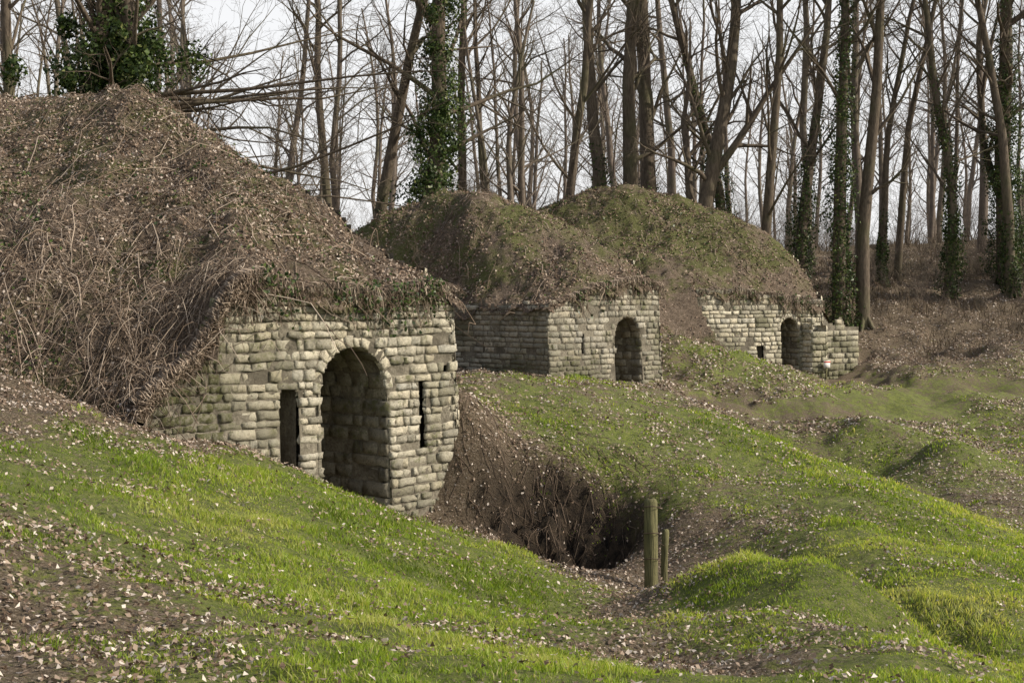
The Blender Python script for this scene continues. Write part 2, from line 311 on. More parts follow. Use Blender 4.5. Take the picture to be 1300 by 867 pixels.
def facade(parent,A,u,n,W,a0,z0,top,ops,ch,bw,z1,mossf=None,rag=0.0):
    """ops: (uc,half width,z_base,z_spring,arched,depth,ring)"""
    wm=Masonry();pm=Masonry();fn=plane_fn(A,u,n,.05,Wd=W)
    def free(z):
        iv=[(a0,W)]
        for (uc,hw,zb,zs,ar,dp,rg) in ops:
            if z<zb: continue
            rr_=rag if hw>.3 else (.04 if hw>.08 else .018)
            j1=rng.uniform(-.2,1)*rr_;j2=rng.uniform(-.2,1)*rr_
            if z<zs: iv=iv_sub(iv,uc-hw-j1,uc+hw+j2)
            elif ar and z<zs+hw+rg:
                q=math.sqrt(max((hw+rg)**2-(z-zs)**2,0));iv=iv_sub(iv,uc-q-j1,uc+q+j2)
        return iv
    def inside(a,z):
        for (uc,hw,zb,zs,ar,dp,rg) in ops:
            if z<zb: continue
            if z<zs and abs(a-uc)<hw+.02: return True
            if ar and z>=zs and (a-uc)**2+(z-zs)**2<(hw+.02)**2: return True
        return False
    wm.courses(fn,a0,W,z0,z1,ch,bw,top,free,mossf=mossf)
    wm.backing(fn,a0,W,z0,z1,top,inside,c=.04)
    A=np.array(A);u=np.array(u);n=np.array(n)
    for (uc,hw,zb,zs,ar,dp,rg) in ops:
        big=hw>.3
        for sgn in (1,-1):
            O=A+u*(uc+sgn*(hw+(0 if big else .02)))
            f=plane_fn(O,-n,-u*sgn)
            if big:
                pm.courses(f,-.05,dp,zb-.1,zs,.18,.34,proud=.02);pm.backing(f,.05,dp,zb-.1,zs,c=.1)
            else: pm.backing(f,.02,dp,zb-.1,zs+(hw if ar else 0),c=.08,w=0)
        if ar:
            O=A+u*uc
            if rg>0:
                def fr(a,b,w): 
                    a=np.asarray(a);z_=zs+np.sin(a)*b;w=w-BAT*z_;return np.stack([O[0]+u[0]*np.cos(a)*b+n[0]*w,O[1]+u[1]*np.cos(a)*b+n[1]*w,z_],1)
                nv=max(7,int(math.pi*hw/.11));e=np.linspace(0,math.pi,nv+1)
                for i in range(nv): wm.block(fr,e[i],e[i+1],hw,hw+rg*rng.uniform(.85,1.1),proud=.02,gap=.001)
            if big:
                def fv(a,b,w):
                    rr=hw-np.asarray(w);a=np.asarray(a);b=np.asarray(b)
                    return np.stack([O[0]+u[0]*np.cos(a)*rr-n[0]*b,O[1]+u[1]*np.cos(a)*rr-n[1]*b,zs+np.sin(a)*rr],1)
                e=np.linspace(0,math.pi,max(7,int(math.pi*hw/.17))+1)
                d=-.03
                while d<dp:
                    for i in range(len(e)-1): pm.block(fv,e[i],e[i+1],d,d+.3,proud=.02,gap=.004)
                    d+=.3
                pm.backing(fv,0,math.pi,.04,dp,c=.1)
        f=plane_fn(A+u*uc-n*dp,u,n)
        if big: pm.courses(f,-hw-.1,hw+.1,zb-.1,zs+(hw if ar else 0)+.1,.2,.3)
        pm.backing(f,-hw-.1,hw+.1,zb-.1,zs+hw+.1,c=.05,w=-.03)
        O=A+u*(uc-hw-.03);P=A+u*(uc+hw+.03)
        pm.quad([[O[0],O[1],zb-.01],[P[0],P[1],zb-.01],[*(P-n*dp),zb-.01],[*(O-n*dp),zb-.01]])
        if not big:
            zt=zs+(hw if ar else 0)+.03
            pm.quad([[O[0],O[1],zt],[P[0],P[1],zt],[*(P-n*dp),zt],[*(O-n*dp),zt]])
    return wm,pm
def emit(parent,wm,name,mat):
    if wm.V: mk(name,np.concatenate(wm.V),np.concatenate(wm.F),mat,{'r':np.concatenate(wm.R),'moss':np.concatenate(wm.M)},False,parent)
    if wm.bV: mk(name+'_mortar',np.concatenate(wm.bV),np.concatenate(wm.bF),M_mortar,None,False,parent)
# ------------------------------------------------------------------ mounds
class Mound:
    def __init__(s,A,u,W,pts,amp,keep,seed,c=.6,u0=0):
        s.A=np.array(A);s.u=np.array(u)/np.linalg.norm(u);s.n=np.array([s.u[1],-s.u[0]]);s.W=W;s.u0=u0
        s.r=RBF(pts,c);s.amp=amp;s.keepf=keep;s.seed=seed
    def uv(s,x,y):
        dx=x-s.A[0];dy=y-s.A[1]
        return dx*s.u[0]+dy*s.u[1],-(dx*s.n[0]+dy*s.n[1])
    def h(s,x,y):
        x=np.asarray(x,float);y=np.asarray(y,float);U,Vv=s.uv(x,y)
        z=s.r(x,y);e=sstep(-.1,1.2,Vv)
        z=z+(fbm(x*1.1,y*1.1,4,s.seed)*.26+fbm(x*4.5,y*4.5,4,s.seed+5)*.12)*s.amp*(.5+.5*e)
        curl=np.where((U>s.u0)&(U<s.W+.1),np.clip(.06-Vv,0,.3),0)
        curl=curl+np.where(Vv<4,np.clip(U-s.W+.05,0,.3),0)
        return z-curl*.9
    def keep(s,x,y):
        U,Vv=s.uv(x,y);return s.keepf(U,Vv+.0,x,y)
def jag(x,y): return fbm(np.asarray(x)*4,np.asarray(y)*4,3,77)*.2
nrm=lambda v:np.array(v)/np.linalg.norm(v)
P1=[(-3.05,15.3,.0),(-2.5,15.95,.05),(-1.9,16.65,-.02),(-1.3,17.35,0),(-.7,18,-.05),(-2.13,17.5,.42),(-3.3,17,.72),(-4.6,18.5,1.28),(-6.1,20,1.95),(-5.2,21,2.7),(-5.8,21,2.84),(-3.24,19.5,1.5),(-2.1,19,.76),(-1.13,18.6,.2),
(-3.94,15.8,-.1),(-5.03,16.5,.42),(-6.1,17,.7),(-5.6,15.5,-.2),(-7.2,20,1.9),(-8.3,23,3.15),(-7,21.8,2.95),(-9,18,.9),(-11,22,2.8),(-8,15,-.6),(-3.25,15.1,-.4),(-3.6,14.75,-.85),(-3.95,14.45,-1.15),(-4.5,14.3,-1.6),(-5.4,14.1,-1.4),(-6.5,13.3,-1.6),(-9,13,-1.6),(-4.3,15.2,-.6),
(-1.6,20.1,.45),(-2.5,21.5,.5),(-5,25,1.6),(-2.3,23.5,-1.2),(-8,28,1),(-5,28,-.5),(-1.2,22,-2),(-12,27,1.5),(-15,20,.5),(-13,15,-1),(-15,27,0)]
def k1(U,Vv,x,y): 
    f=np.where(U<-1.2,-.1+(U+1.2)*1.0,-.1+jag(x,y));return (Vv>f)&((U<3.68+jag(y,x)*.6)|(Vv>3.9))
u1=nrm([2.35,2.7]);M1=Mound((-3.05,15.3),u1,3.58,P1,1.0,k1,31,u0=-1.2)
P2=[(-1.26,38,2.48),(-3.2,39,2.16),(-3.9,39,1.75),(-.2,38,2.36),(1.47,38,1.68),(2.7,37.8,.94),(3.5,37.5,.42),(.84,33.5,-.3),(1.9,34.7,.05),(2.9,35.9,.25),(3.85,37,.15),(-.3,34.5,-.4),(-1.5,35.5,-.45),(-3,36.8,-.5),(0,36,.85),(-1.8,37,1.05),(.97,35,.3),(1.5,36,.85),
(-5,37,.0),(-5.5,39,.8),(-7.5,39,-.9),(-5.5,42,.5),(-1,43,1.5),(2.5,40.5,.9),(5.2,41,-1.5),(0,48,-1),(-4,46,-.5),(-4.5,35.5,-1.6),(4,44,-1),(-8,44,-1)]
def k2(U,Vv,x,y): return (Vv>-.1+jag(x,y))&((U>-.1+jag(y,x))|(Vv>4.4))&((U<4.72+jag(y,x)*.6)|(Vv>3.9))
u2=nrm([3.01,3.5]);M2=Mound((.84,33.5),u2,4.62,P2,1.2,k2,41)
P3=[(4.1,53,3.7),(2.7,54,3.65),(1.2,54,3.1),(5.04,53.5,3.7),(7.3,53,3.08),(9.6,52.5,2.04),(11.0,51.8,.75),(6.26,47.5,.0),(8,48.6,.0),(9.5,49.5,-.35),(11.05,50.5,-.5),(6.9,50,1.15),(4,48,.5),(5.6,47,-.5),(4.2,51,2.1),(5,45.3,-1.5),(9.8,50.5,.5),
(2,46.5,-1.2),(-1,52,1),(-3,50,-.8),(6,60,1),(12.0,56,-.6),(13.5,55,-2.4),(9.5,56,1.6),(2,60,1),(11.6,53.2,.0),(-4,56,0),(3,64,-.5),(9,62,-.5),(6,45.6,-2.2)]
def k3(U,Vv,x,y): return ((Vv>-.1+jag(x,y))|(U<-.25))&((U<5.75+jag(y,x)*.6)|(Vv>2.6))
u3=nrm([4.79,3.0]);M3=Mound((6.26,47.5),u3,5.65,P3,1.3,k3,51)
def mound_mesh(par,M,gx,gy,mo):
    V,F=gridmesh(gx,gy,M.h);c=V[F].mean(1)
    k=M.keep(c[:,0],c[:,1])&(c[:,2]>H(c[:,0],c[:,1])-.35)
    F=F[k];used=np.unique(F);mp=np.zeros(len(V),int);mp[used]=np.arange(len(used))
    V=V[used]
    return mk('earth_mound',V,mp[F],M_mound,{'moss':mo*sstep(-.5,1.5,V[:,2])+0*V[:,0]},True,par)
bk1=empty('stone_bunker');bk2=empty('stone_bunker.001');bk3=empty('stone_bunker.002')
mound_mesh(bk1,M1,graded([(-16,-7,.12),(-7,.5,.05)]),graded([(12.5,20,.05),(20,30,.12)]),.02)
mound_mesh(bk2,M2,np.arange(-9,6,.09),np.arange(33,50,.09),.11)
mound_mesh(bk3,M3,np.arange(-5,15,.12),np.arange(44.5,66,.12),.15)
def topf(M,side=None,off=.1):
    cache={}
    def f(a):
        k=round(a,2)
        if k not in cache:
            p=M.A+M.u*k-M.n*.1 if side is None else M.A+M.u*side-M.n*k
            cache[k]=float(M.h(np.array([p[0]]),np.array([p[1]]))[0])
        return cache[k]
    return f
t1=topf(M1);t2=topf(M2);t3=topf(M3)
# bunker 1
ops1=[(1.79,.51,-2.55,-1.17,True,1.9,.15),(.80,.13,-2.25,-1.2,True,.45,0),(2.87,.045,-1.93,-1.1,True,.4,0),(3.3,.03,-1.0,-.93,False,.25,0)]
def ms1(a,z):
    return float(np.clip(max((.3-a)*2.0,(-2.0-z)*.9,(z+.2)*1.4,1.4*(vnoise(np.array([a*1.6]),np.array([z*1.2]),61)[0]-.1)),0,.95))
def ms2(a,z):
    return float(np.clip(max((.3-a)*.8,(-1.8-z)*.8,(z+.2)*1.5,1.7*(vnoise(np.array([a*1.1]),np.array([z*1.]),62)[0]-.0)),0,.9))
wm,pm=facade(bk1,M1.A,M1.u,M1.n,3.58,-1.1,-3.2,t1,ops1,.108,.2,.35,ms1)
def sidewall(wm,M,L,z0,z1,ch,bw):
    f=plane_fn(M.A+M.u*M.W,-M.n,M.u,side=True);tp=topf(M,M.W-.08)
    wm.courses(f,0,L,z0,z1,ch,bw,tp);wm.backing(f,0,L,z0,z1,tp,c=.1)
sidewall(wm,M1,4.2,-3.2,1.6,.108,.2)
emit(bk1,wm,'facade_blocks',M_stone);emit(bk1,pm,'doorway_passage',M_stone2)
# bunker 2
ops2=[(3.14,.55,-2.5,-1.2,True,1.8,.0),(1.3,.04,-1.5,-1.0,False,.3,0)]
wm,pm=facade(bk2,M2.A,M2.u,M2.n,4.62,0,-2.9,t2,ops2,.13,.26,.45,ms2,rag=.3)
f=plane_fn(M2.A,-M2.n,-M2.u,.0);t2l=topf(M2,.1)
wm.courses(f,0,4.6,-2.9,.2,.13,.26,t2l,mossf=ms2);wm.backing(f,0,4.6,-2.9,.2,t2l,c=.1)
sidewall(wm,M2,4.2,-2.9,1.6,.13,.26)
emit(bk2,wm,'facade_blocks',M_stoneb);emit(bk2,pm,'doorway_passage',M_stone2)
# bunker 3
ops3=[(4.0,.42,-3.1,-1.35,True,1.8,.16),(2.62,.15,-2.45,-1.95,True,.5,.0)]
wm,pm=facade(bk3,M3.A,M3.u,M3.n,5.65,-.1,-3.8,t3,ops3,.16,.32,.4,ms2)
sidewall(wm,M3,3.0,-3.8,1.2,.16,.32)
f=plane_fn(M3.A+M3.u*5.65+M3.n*.0,nrm([1.5,1.2]),nrm([1.2,-1.5]));tw=lambda a:-.85-.3*a-.5*float(vnoise(np.array([a*3]),np.array([0.]),5)[0])
wm.courses(f,0,2.0,-3.8,-.3,.2,.38,tw,proud=.08,ragtop=.15,mossf=ms2);wm.backing(f,0,2.0,-3.8,-.4,tw)
wm.courses(plane_fn(M3.A+M3.u*4.62+M3.n*.5,M3.u,M3.n),0,.75,-3.8,-1.0,.2,.33,proud=.05,ragtop=.2,top=lambda a:-1.0-.3*a,mossf=ms2)
wm.courses(plane_fn(M3.A+M3.u*4.62,M3.n,-M3.u),0,.5,-3.8,-1.0,.2,.3,proud=.05)
wm.courses(plane_fn(M3.A+M3.u*5.37+M3.n*.5,-M3.n,M3.u),0,.5,-3.8,-1.2,.2,.3,proud=.05)
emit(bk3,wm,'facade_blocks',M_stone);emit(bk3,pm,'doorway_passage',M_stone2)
# ------------------------------------------------------------------ litter, vines on mounds
def vines(tb,M,n,x0,x1,y0,y1,L,r,lift,n_=5,patch=None):
    x=rng.uniform(x0,x1,n);y=rng.uniform(y0,y1,n);k=M.keep(x,y)&(M.h(x,y)>H(x,y)-.1)
    if patch is not None: k&=rng.random(n)<np.clip(.35+fbm(x*patch,y*patch,3,88)*1.6,0,1)
    x=x[k];y=y[k];m=len(x)
    th=rng.uniform(0,2*math.pi,m);l=L*rng.uniform(.3,1.5,m);t=np.linspace(0,1,n_)
    wob=np.cumsum(rng.normal(0,.35,(m,n_)),1)
    X=x[:,None]+np.cumsum(np.cos(th[:,None]+wob)*l[:,None]/n_,1);Y=y[:,None]+np.cumsum(np.sin(th[:,None]+wob)*l[:,None]/n_,1)
    Z=M.h(X.ravel(),Y.ravel()).reshape(m,n_)
    Z=np.maximum(Z,Z[:,:1]-l[:,None]*t*.8)
    U,Vv=M.uv(X,Y);ok=((U<M.W+.15)|(Vv>4)).all(1)
    Z=Z+lift*np.sin(t*math.pi)*rng.uniform(0,1,(m,1))**2+.01
    for i in np.nonzero(ok)[0]: tb.add(np.stack([X[i],Y[i],Z[i]],1),np.full(n_,r*rng.uniform(.5,1.5))*np.linspace(1,.5,n_),3)
def hang(tb,M,a0,a1,n,L,r,P,base_=.6,pi=.12):
    for i in range(n):
        a=rng.uniform(a0,a1);nz=float(vnoise(np.array([a*1.7]),np.array([2.]),M.seed)[0]);l=L*rng.uniform(.2,1.0)**1.5*np.clip(base_+2.4*nz,.1,1.6);o=M.A+M.u*a-M.n*.08;z=float(M.h(np.array([o[0]]),np.array([o[1]]))[0])
        p=[np.array([o[0],o[1],z+.06])];du=rng.normal(0,.35)
        p.append(np.array([*(M.A+M.u*(a+du*.1)+M.n*rng.uniform(.04,.10)),z+.04]))
        for j in range(1,4):
            p.append(np.array([*(M.A+M.u*(a+du*l*j/3+rng.normal(0,.03))+M.n*rng.uniform(.05,.14)),z-l*j/3]))
        tb.add(np.array(p),np.full(5,r*rng.uniform(.5,1.3)),3)
        if nz>.12 and rng.random()<pi: P+=[(q+rng.normal(0,.03,3),r) for q in p[1:] for _ in range(2)]
LP=[];DL=[]
tb=Tubes();vines(tb,M1,15000,-10,.2,13.5,22,.3,.0042,.06,patch=.8);vines(tb,M1,3800,-6,-2.2,14.3,17.5,.6,.005,.24,patch=1.2);vines(tb,M1,460,-8,-1,14.3,21,1.2,.007,.3)
hang(tb,M1,-1.2,3.6,520,.36,.0045,LP,pi=.28);hang(tb,M1,-1.2,.25,1500,.75,.005,DL,1.1,.5);V,F,R=tb.arrays();mk('dry_vines',V,F,M_twig,{'r':R},False,bk1)
for M,bk,bx in ((M2,bk2,(-8,5,33,42)),(M3,bk3,(-2,14,45,56))):
    tb=Tubes();vines(tb,M,4600,*bx,.5,.008,.12,4,patch=.6);hang(tb,M,0,M.W,300,.55,.008,LP);V,F,R=tb.arrays();mk('dry_vines',V,F,M_twig,{'r':R},False,bk)
def litter(M,bk,n,x0,x1,y0,y1,s,rm):
    x=rng.uniform(x0,x1,n);y=rng.uniform(y0,y1,n);k=M.keep(x,y)&(rng.random(n)<np.clip(.55+fbm(x*.9,y*.9,4,15)*1.2,.1,1));x=x[k];y=y[k];z,nn=normals(M.h,x,y)
    k=z>H(x,y);P=np.stack([x,y,z+rng.uniform(.0,.05,len(x))],1)[k]
    V,F,R=cards(P,nn[k],s,.6);mk('fallen_leaves',V,F,M_leaf,{'r':R*rm},False,bk)
    U,Vv=M.uv(P[:,0],P[:,1]);edge=np.clip(Vv/1.2,.12,1)
    iv=rng.random(len(P))<.05*edge*(1+8*(fbm(P[:,0]*1.2,P[:,1]*1.2,3,8)>.33))
    V,F,R=cards(P[iv]+[0,0,.04],nn[k][iv],s*1.1,.6);mk('ivy_ground_cover',V,F,M_ivy,{'r':R},False,bk)
litter(M1,bk1,120000,-10,.5,13.5,24,.04,.92);litter(M2,bk2,70000,-8,5,33,44,.06,.8);litter(M3,bk3,52000,-3,14,45,58,.075,.75)
LPp=np.array([a for a,_ in LP]);V,F,R=cards(LPp,np.tile([.6,-.6,.3],(len(LPp),1)),np.array([.05 if r<.005 else .08 for _,r in LP]),.6);mk('hanging_ivy',V,F,M_ivy,{'r':R*.9})
if DL:
    LPp=np.array([a for a,_ in DL]);V,F,R=cards(LPp,np.tile([.6,-.6,.3],(len(LPp),1)),.05,.8);mk('hanging_dead_leaves',V,F,M_leaf,{'r':R*.7},False,bk1)
# ------------------------------------------------------------------ grass and leaves on the ground
def covered(x,y,z):
    c=np.zeros(len(x),bool)
    for M in (M1,M2,M3):
        U,Vv=M.uv(x,y);c|=(M.keep(x,y)&(M.h(x,y)>z-.02))|((U>0)&(U<M.W)&(Vv>-.02)&(Vv<4))
    return c
def samp(y0,y1,dens):
    A=(y1-y0)*((y0+y1)*.47+5);n=int(A*dens);y=rng.uniform(y0,y1,n);x=rng.uniform(-1,1,n)*(.47*y+2.5);return x,y
Vs=[];Rs=[]
for y0,y1,dn,hh,ww in ((3,8,3600,.055,.0065),(8,12,2600,.06,.0085),(12,16.5,1600,.065,.012),(16.5,25,800,.07,.018),(25,45,170,.08,.035)):
    x,y=samp(y0,y1,dn);g=G(x,y)+fbm(x*1.7,y*1.7,4,60)*.95+fbm(x*7,y*7,2,66)*.4
    k=rng.random(len(x))<np.clip((g-.3)*1.9,0,1);x=x[k];y=y[k];g=g[k]
    z=H(x,y);k=~covered(x,y,z);x=x[k];y=y[k];z=z[k];g=g[k];m=len(x)
    clump=np.clip(.7+fbm(x*2.5,y*2.5,3,71)*1.3,.3,1.8)*np.clip(.35+g*.65,.3,1.1)
    h=hh*clump*rng.uniform(.5,1.3,m);th=rng.uniform(0,2*math.pi,m);ln=rng.uniform(.1,.9,m)*h;w=ww*rng.uniform(.6,1.2,m)
    la=rng.uniform(0,2*math.pi,m)
    B=np.stack([x,y,z-.01],1);lx=np.cos(la)*ln;ly=np.sin(la)*ln
    T_=B+np.stack([lx,ly,h],1);Md=B+np.stack([lx*.25,ly*.25,h*.55],1);S=np.stack([np.cos(th)*w,np.sin(th)*w,0*w],1)*.5
    Vs.append(np.stack([B,Md-S,T_,Md+S],1).reshape(-1,3))
    col=np.clip(.52+fbm(x*.8,y*.8,4,90)*.8+rng.normal(0,.18,m)+.25*(g-.8),0,.93);col=np.where(rng.random(m)<.07,1,col)
    Rs.append(np.repeat(col,4))
V=np.concatenate(Vs);mk('grass',V,np.arange(len(V)).reshape(-1,4),M_grass,{'r':np.concatenate(Rs)})
Vs=[];Rs=[]
for y0,y1,dn,s in ((3,8,760,.030),(8,13,680,.031),(13,19,560,.033),(19,30,360,.042),(30,75,180,.07)):
    x,y=samp(y0,y1,dn);g=G(x,y)+fbm(x*1.3,y*1.3,4,44)*1.1+fbm(x*4,y*4,2,45)*.6
    k=rng.random(len(x))<np.clip(.97-g*1.0,.06,1)*(1-.85*PIT(x,y));x=x[k];y=y[k];z,nn=normals(H,x,y);k=~covered(x,y,z)
    P=np.stack([x,y,z+rng.uniform(.005,.03,len(x))+.025*np.clip(G(x,y),0,1)],1)[k];V,F,R=cards(P,nn[k],s,.45);Vs.append(V);Rs.append(R**.85)
V=np.concatenate(Vs);mk('fallen_leaves',V,np.arange(len(V)).reshape(-1,4),M_leaf,{'r':np.concatenate(Rs)})
# dry undergrowth stems on the far bank and below the wood
n=90000;y=rng.uniform(52,85,n);x=rng.uniform(-.5,.52,n)*y
dn_=fbm(x*.5,y*.5,4,33)+.12*((x>13)&(y>54));k=(dn_>.08)&~((x>9)&(x<15)&(y<56));x=x[k];y=y[k];z=H(x,y);k=~covered(x,y,z);x=x[k];y=y[k];z=z[k];dn_=None;m=len(x)
h=rng.uniform(.1,.9,m)**1.4;la=rng.uniform(0,6.28,m);ln=h*rng.uniform(.2,1.3,m);w=rng.uniform(.012,.03,m)
B=np.stack([x,y,z-.02],1);T_=B+np.stack([np.cos(la)*ln,np.sin(la)*ln,h],1);Md=B+(T_-B)*np.array([.35,.35,.6]);S=np.stack([np.cos(la+1.5)*w,np.sin(la+1.5)*w,0*w],1)*.5
V=np.stack([B,Md-S,T_,Md+S],1).reshape(-1,3);mk('dry_undergrowth',V,np.arange(len(V)).reshape(-1,4),M_dry,{'r':np.repeat(rng.random(m),4)})
# pit and its bank: roots, runners
tb=Tubes()
for i in range(420):
    if i<200: x=rng.normal(.5,.6);y=rng.normal(17.7,.35)
    else: x=rng.uniform(-.7,2.2);y=rng.uniform(17.2,19.0)
    a=rng.uniform(0,6.28);l=rng.uniform(.08,.32);t=np.linspace(0,1,5)
    X=x+np.cos(a)*l*t+np.cumsum(rng.normal(0,.03,5));Y=y+np.sin(a)*l*t+np.cumsum(rng.normal(0,.03,5));Z=H(X,Y)+np.sin(t*3.1)*rng.uniform(0,.05)+.003
    tb.add(np.stack([X,Y,Z],1),np.full(5,rng.uniform(.002,.005)),3)
V,F,R=tb.arrays();mk('exposed_roots',V,F,M_twig,{'r':R*.35})
# ------------------------------------------------------------------ trees
def grow(tb,p,d,L,r,lvl,cfg,nodes=None):
    n=cfg['n'][lvl];seg=L/(n-1);P=[p];R=[r];D=[d]
    w=cfg['w'][lvl]
    for i in range(1,n):
        d=d+rng.normal(0,w,3)+np.array([0,0,cfg['up'][lvl]]);d=d/np.linalg.norm(d)
        P.append(P[-1]+d*seg);D.append(d);f=i/(n-1);R.append(max(r*(1-f*cfg['tp'][lvl]),.003))
    P=np.array(P);R=np.array(R);tb.add(P,R,cfg['s'][lvl])
    if nodes is not None: nodes.append((P,R))
    if lvl>=cfg['max']: return
    m=cfg['b'][lvl];m=int(m*rng.uniform(.75,1.25)+.5);f0=cfg['f0'][lvl]
    for j in range(m):
        f=f0+(1-f0)*(j+rng.random())/m;q=f*(n-1);i=min(int(q),n-2);t=q-i
        pp=P[i]*(1-t)+P[i+1]*t;rr=R[i]*(1-t)+R[i+1]*t;dd=D[i+1]
        a=rng.normal(0,1,3);a-=dd*np.dot(a,dd);a/=np.linalg.norm(a)+1e-9
        ang=math.radians(rng.uniform(*cfg['ang']))
        nd=dd*math.cos(ang)+a*math.sin(ang)
        ll=L*cfg['l'][lvl]*rng.uniform(.6,1.2)*(1.15-f*.6)
        grow(tb,pp,nd,ll,min(rr*.55,r*(.28 if lvl==0 else .45)),lvl+1,cfg)
def cfg(b=(15,7,5,3),f0=.28,mx=4,l=(.28,.5,.5,.5),ang=(25,65),w0=.035):
    return dict(n=[12,7,5,4,3],w=[w0,.15,.19,.22,.22],up=[.02,.06,.04,.02,.0],tp=[.72,.85,.85,.8,.8],s=[10,6,4,3,3],b=list(b)+[0],f0=[f0,.2,.2,.15,0],l=list(l),ang=ang,max=mx)
def ivy_on(nodes,zmax,thick,dens,z0):
    P,R=nodes[0];out=[];nr=[]
    L=[(P[i],P[i+1],R[i]) for i in range(len(P)-1)]
    sd=rng.integers(99)
    for a,b,r in L:
        ln=np.linalg.norm(b-a);k=int(dens*ln)
        t=rng.random(k);p=a+(b-a)*t[:,None];th=rng.uniform(0,6.283,k)
        hz=(p[:,2]-z0)/zmax;lp=fbm(th*1.1,p[:,2]*1.1,3,sd);lump=np.clip(.8+2.3*lp,.08,2.4)
        kk=(rng.random(k)<np.clip(1.25-hz,0,1)*np.clip(.7+1.8*lp,.06,1))
        rad=r+thick*lump*rng.random(k)**.6*np.clip(1.3-hz*.8,.2,1.2)
        dv=np.stack([np.cos(th),np.sin(th),rng.normal(.2,.2,k)],1)
        out.append((p+dv*rad[:,None])[kk]);nr.append(dv[kk])
    return np.concatenate(out),np.concatenate(nr)
HT=[(-13.2,38,.18,17,.02,0,0),(-9.9,32,.28,15,-.02,7,.6),(-9.2,32.6,.34,17,.03,9,.75),(-8.3,31.8,.24,15,.06,7.5,.65),(-6.1,48,.17,17,0,0,0),(-4.4,46,.22,18,.01,3,.1),(-2.75,44,.34,19,0,12,.55),
(-1.75,50,.19,18,.02,0,0),(-.64,50,.13,17,-.01,0,0),(2.1,55,.22,20,-.04,0,0),(3.86,58,.33,21,.01,6,.3),(4.8,58,.38,21,-.05,0,0),(6.0,60,.42,22,.02,5,.25),(6.9,56,.38,20,.09,4,.15),(9.1,60,.26,19,-.02,9,.35),
(9.7,56,.23,21,0,0,0),(12.5,62,.28,19,.05,8,.35),(13.0,56.5,.30,21,-.005,14,.3),(13.95,56.5,.29,21,.02,0,0),(16.1,62,.17,19,0,3,.1),(17.3,64,.18,20,.02,0,0),(18.4,60,.23,18,.05,8,.2),(21.5,62,.42,21,.01,11,.42),(20.9,59.5,.24,19,-.09,3,.1),(24.5,64,.34,20,.05,6,.25),(-17,40,.28,18,0,5,.3),(28,58,.3,19,0,6,.2)]
for i,(x,y,r,h_,ln,ih,it) in enumerate(HT):
    tb=Tubes();nodes=[];z=float(H(np.array([x]),np.array([y]))[0])-.3
    c=cfg(f0=rng.uniform(.22,.42),w0=.04 if i!=17 else .015)
    grow(tb,np.array([x,y,z]),nrm([ln,rng.normal(0,.02),1.]),h_,r,0,c,nodes)
    if i==2 or i==3:
        for j in range(7):
            grow(tb,np.array([x,y,z+rng.uniform(3,7.5)]),nrm([1.,rng.uniform(-.5,.5),rng.uniform(-.05,.35)]),rng.uniform(4,8),.06,1,dict(c,up=[0,-.02,-.03,-.05,-.05],w=[0,.1,.2,.25,.3]))
    if i==13:
        a=np.array([x+.7,y,z+6.2]);grow(tb,a,nrm([.75,.05,.8]),8.5,.2,1,dict(c,n=[12,9,5,4,3],w=[.03,.07,.17,.2,.2],b=[0,9,5,4,0]))
        grow(tb,np.array([x+.3,y,z+4.5]),nrm([-.2,.1,1]),9,.2,1,c)
    if i==22:
        grow(tb,np.array([x,y,z+3.5]),nrm([-.28,0,1]),10,.2,1,dict(c,up=[0,.03,.03,.03,.03],b=[0,8,5,4,0]))
    V,F,R=tb.arrays();e=empty('bare_tree' if not ih else 'ivy_covered_tree')
    mk('trunk_and_branches',V,F,M_bark,None,True,e)
    tb2=Tubes()
    for k in range(6):
        a=k*1.05+rng.uniform(-.2,.2);dx=np.array([math.cos(a),math.sin(a),0]);b0=np.array([x,y,z])
        tb2.add(np.array([b0+dx*r*.3+[0,0,r*3.5],b0+dx*r*.75+[0,0,r*2],b0+dx*r*1.3+[0,0,r*.9],b0+dx*r*2.2+[0,0,0]]),np.array([.25,.32,.34,.2])*r,5)
    V,F,R=tb2.arrays();mk('root_flare',V,F,M_bark,None,True,e)
    if ih:
        P,nn=ivy_on(nodes,ih,it,900 if it<.4 else 1900,z)
        if i in (1,2,3,6):
            for _ in range(16 if i==6 else 24):
                cpos=np.array([x+rng.normal(0,.55),y+rng.normal(0,.5),z+rng.uniform(1.5,ih)]);v=rng.normal(0,1,(260,3));v/=np.linalg.norm(v,axis=1,keepdims=True)
                P=np.concatenate([P,cpos+v*rng.uniform(.15,.5)*rng.random((260,1))**.4*np.array([1,1,1.3])]);nn=np.concatenate([nn,v])
        V,F,R=cards(P,nn,.10,.7);mk('ivy',V,F,M_ivy,{'r':R},False,e)
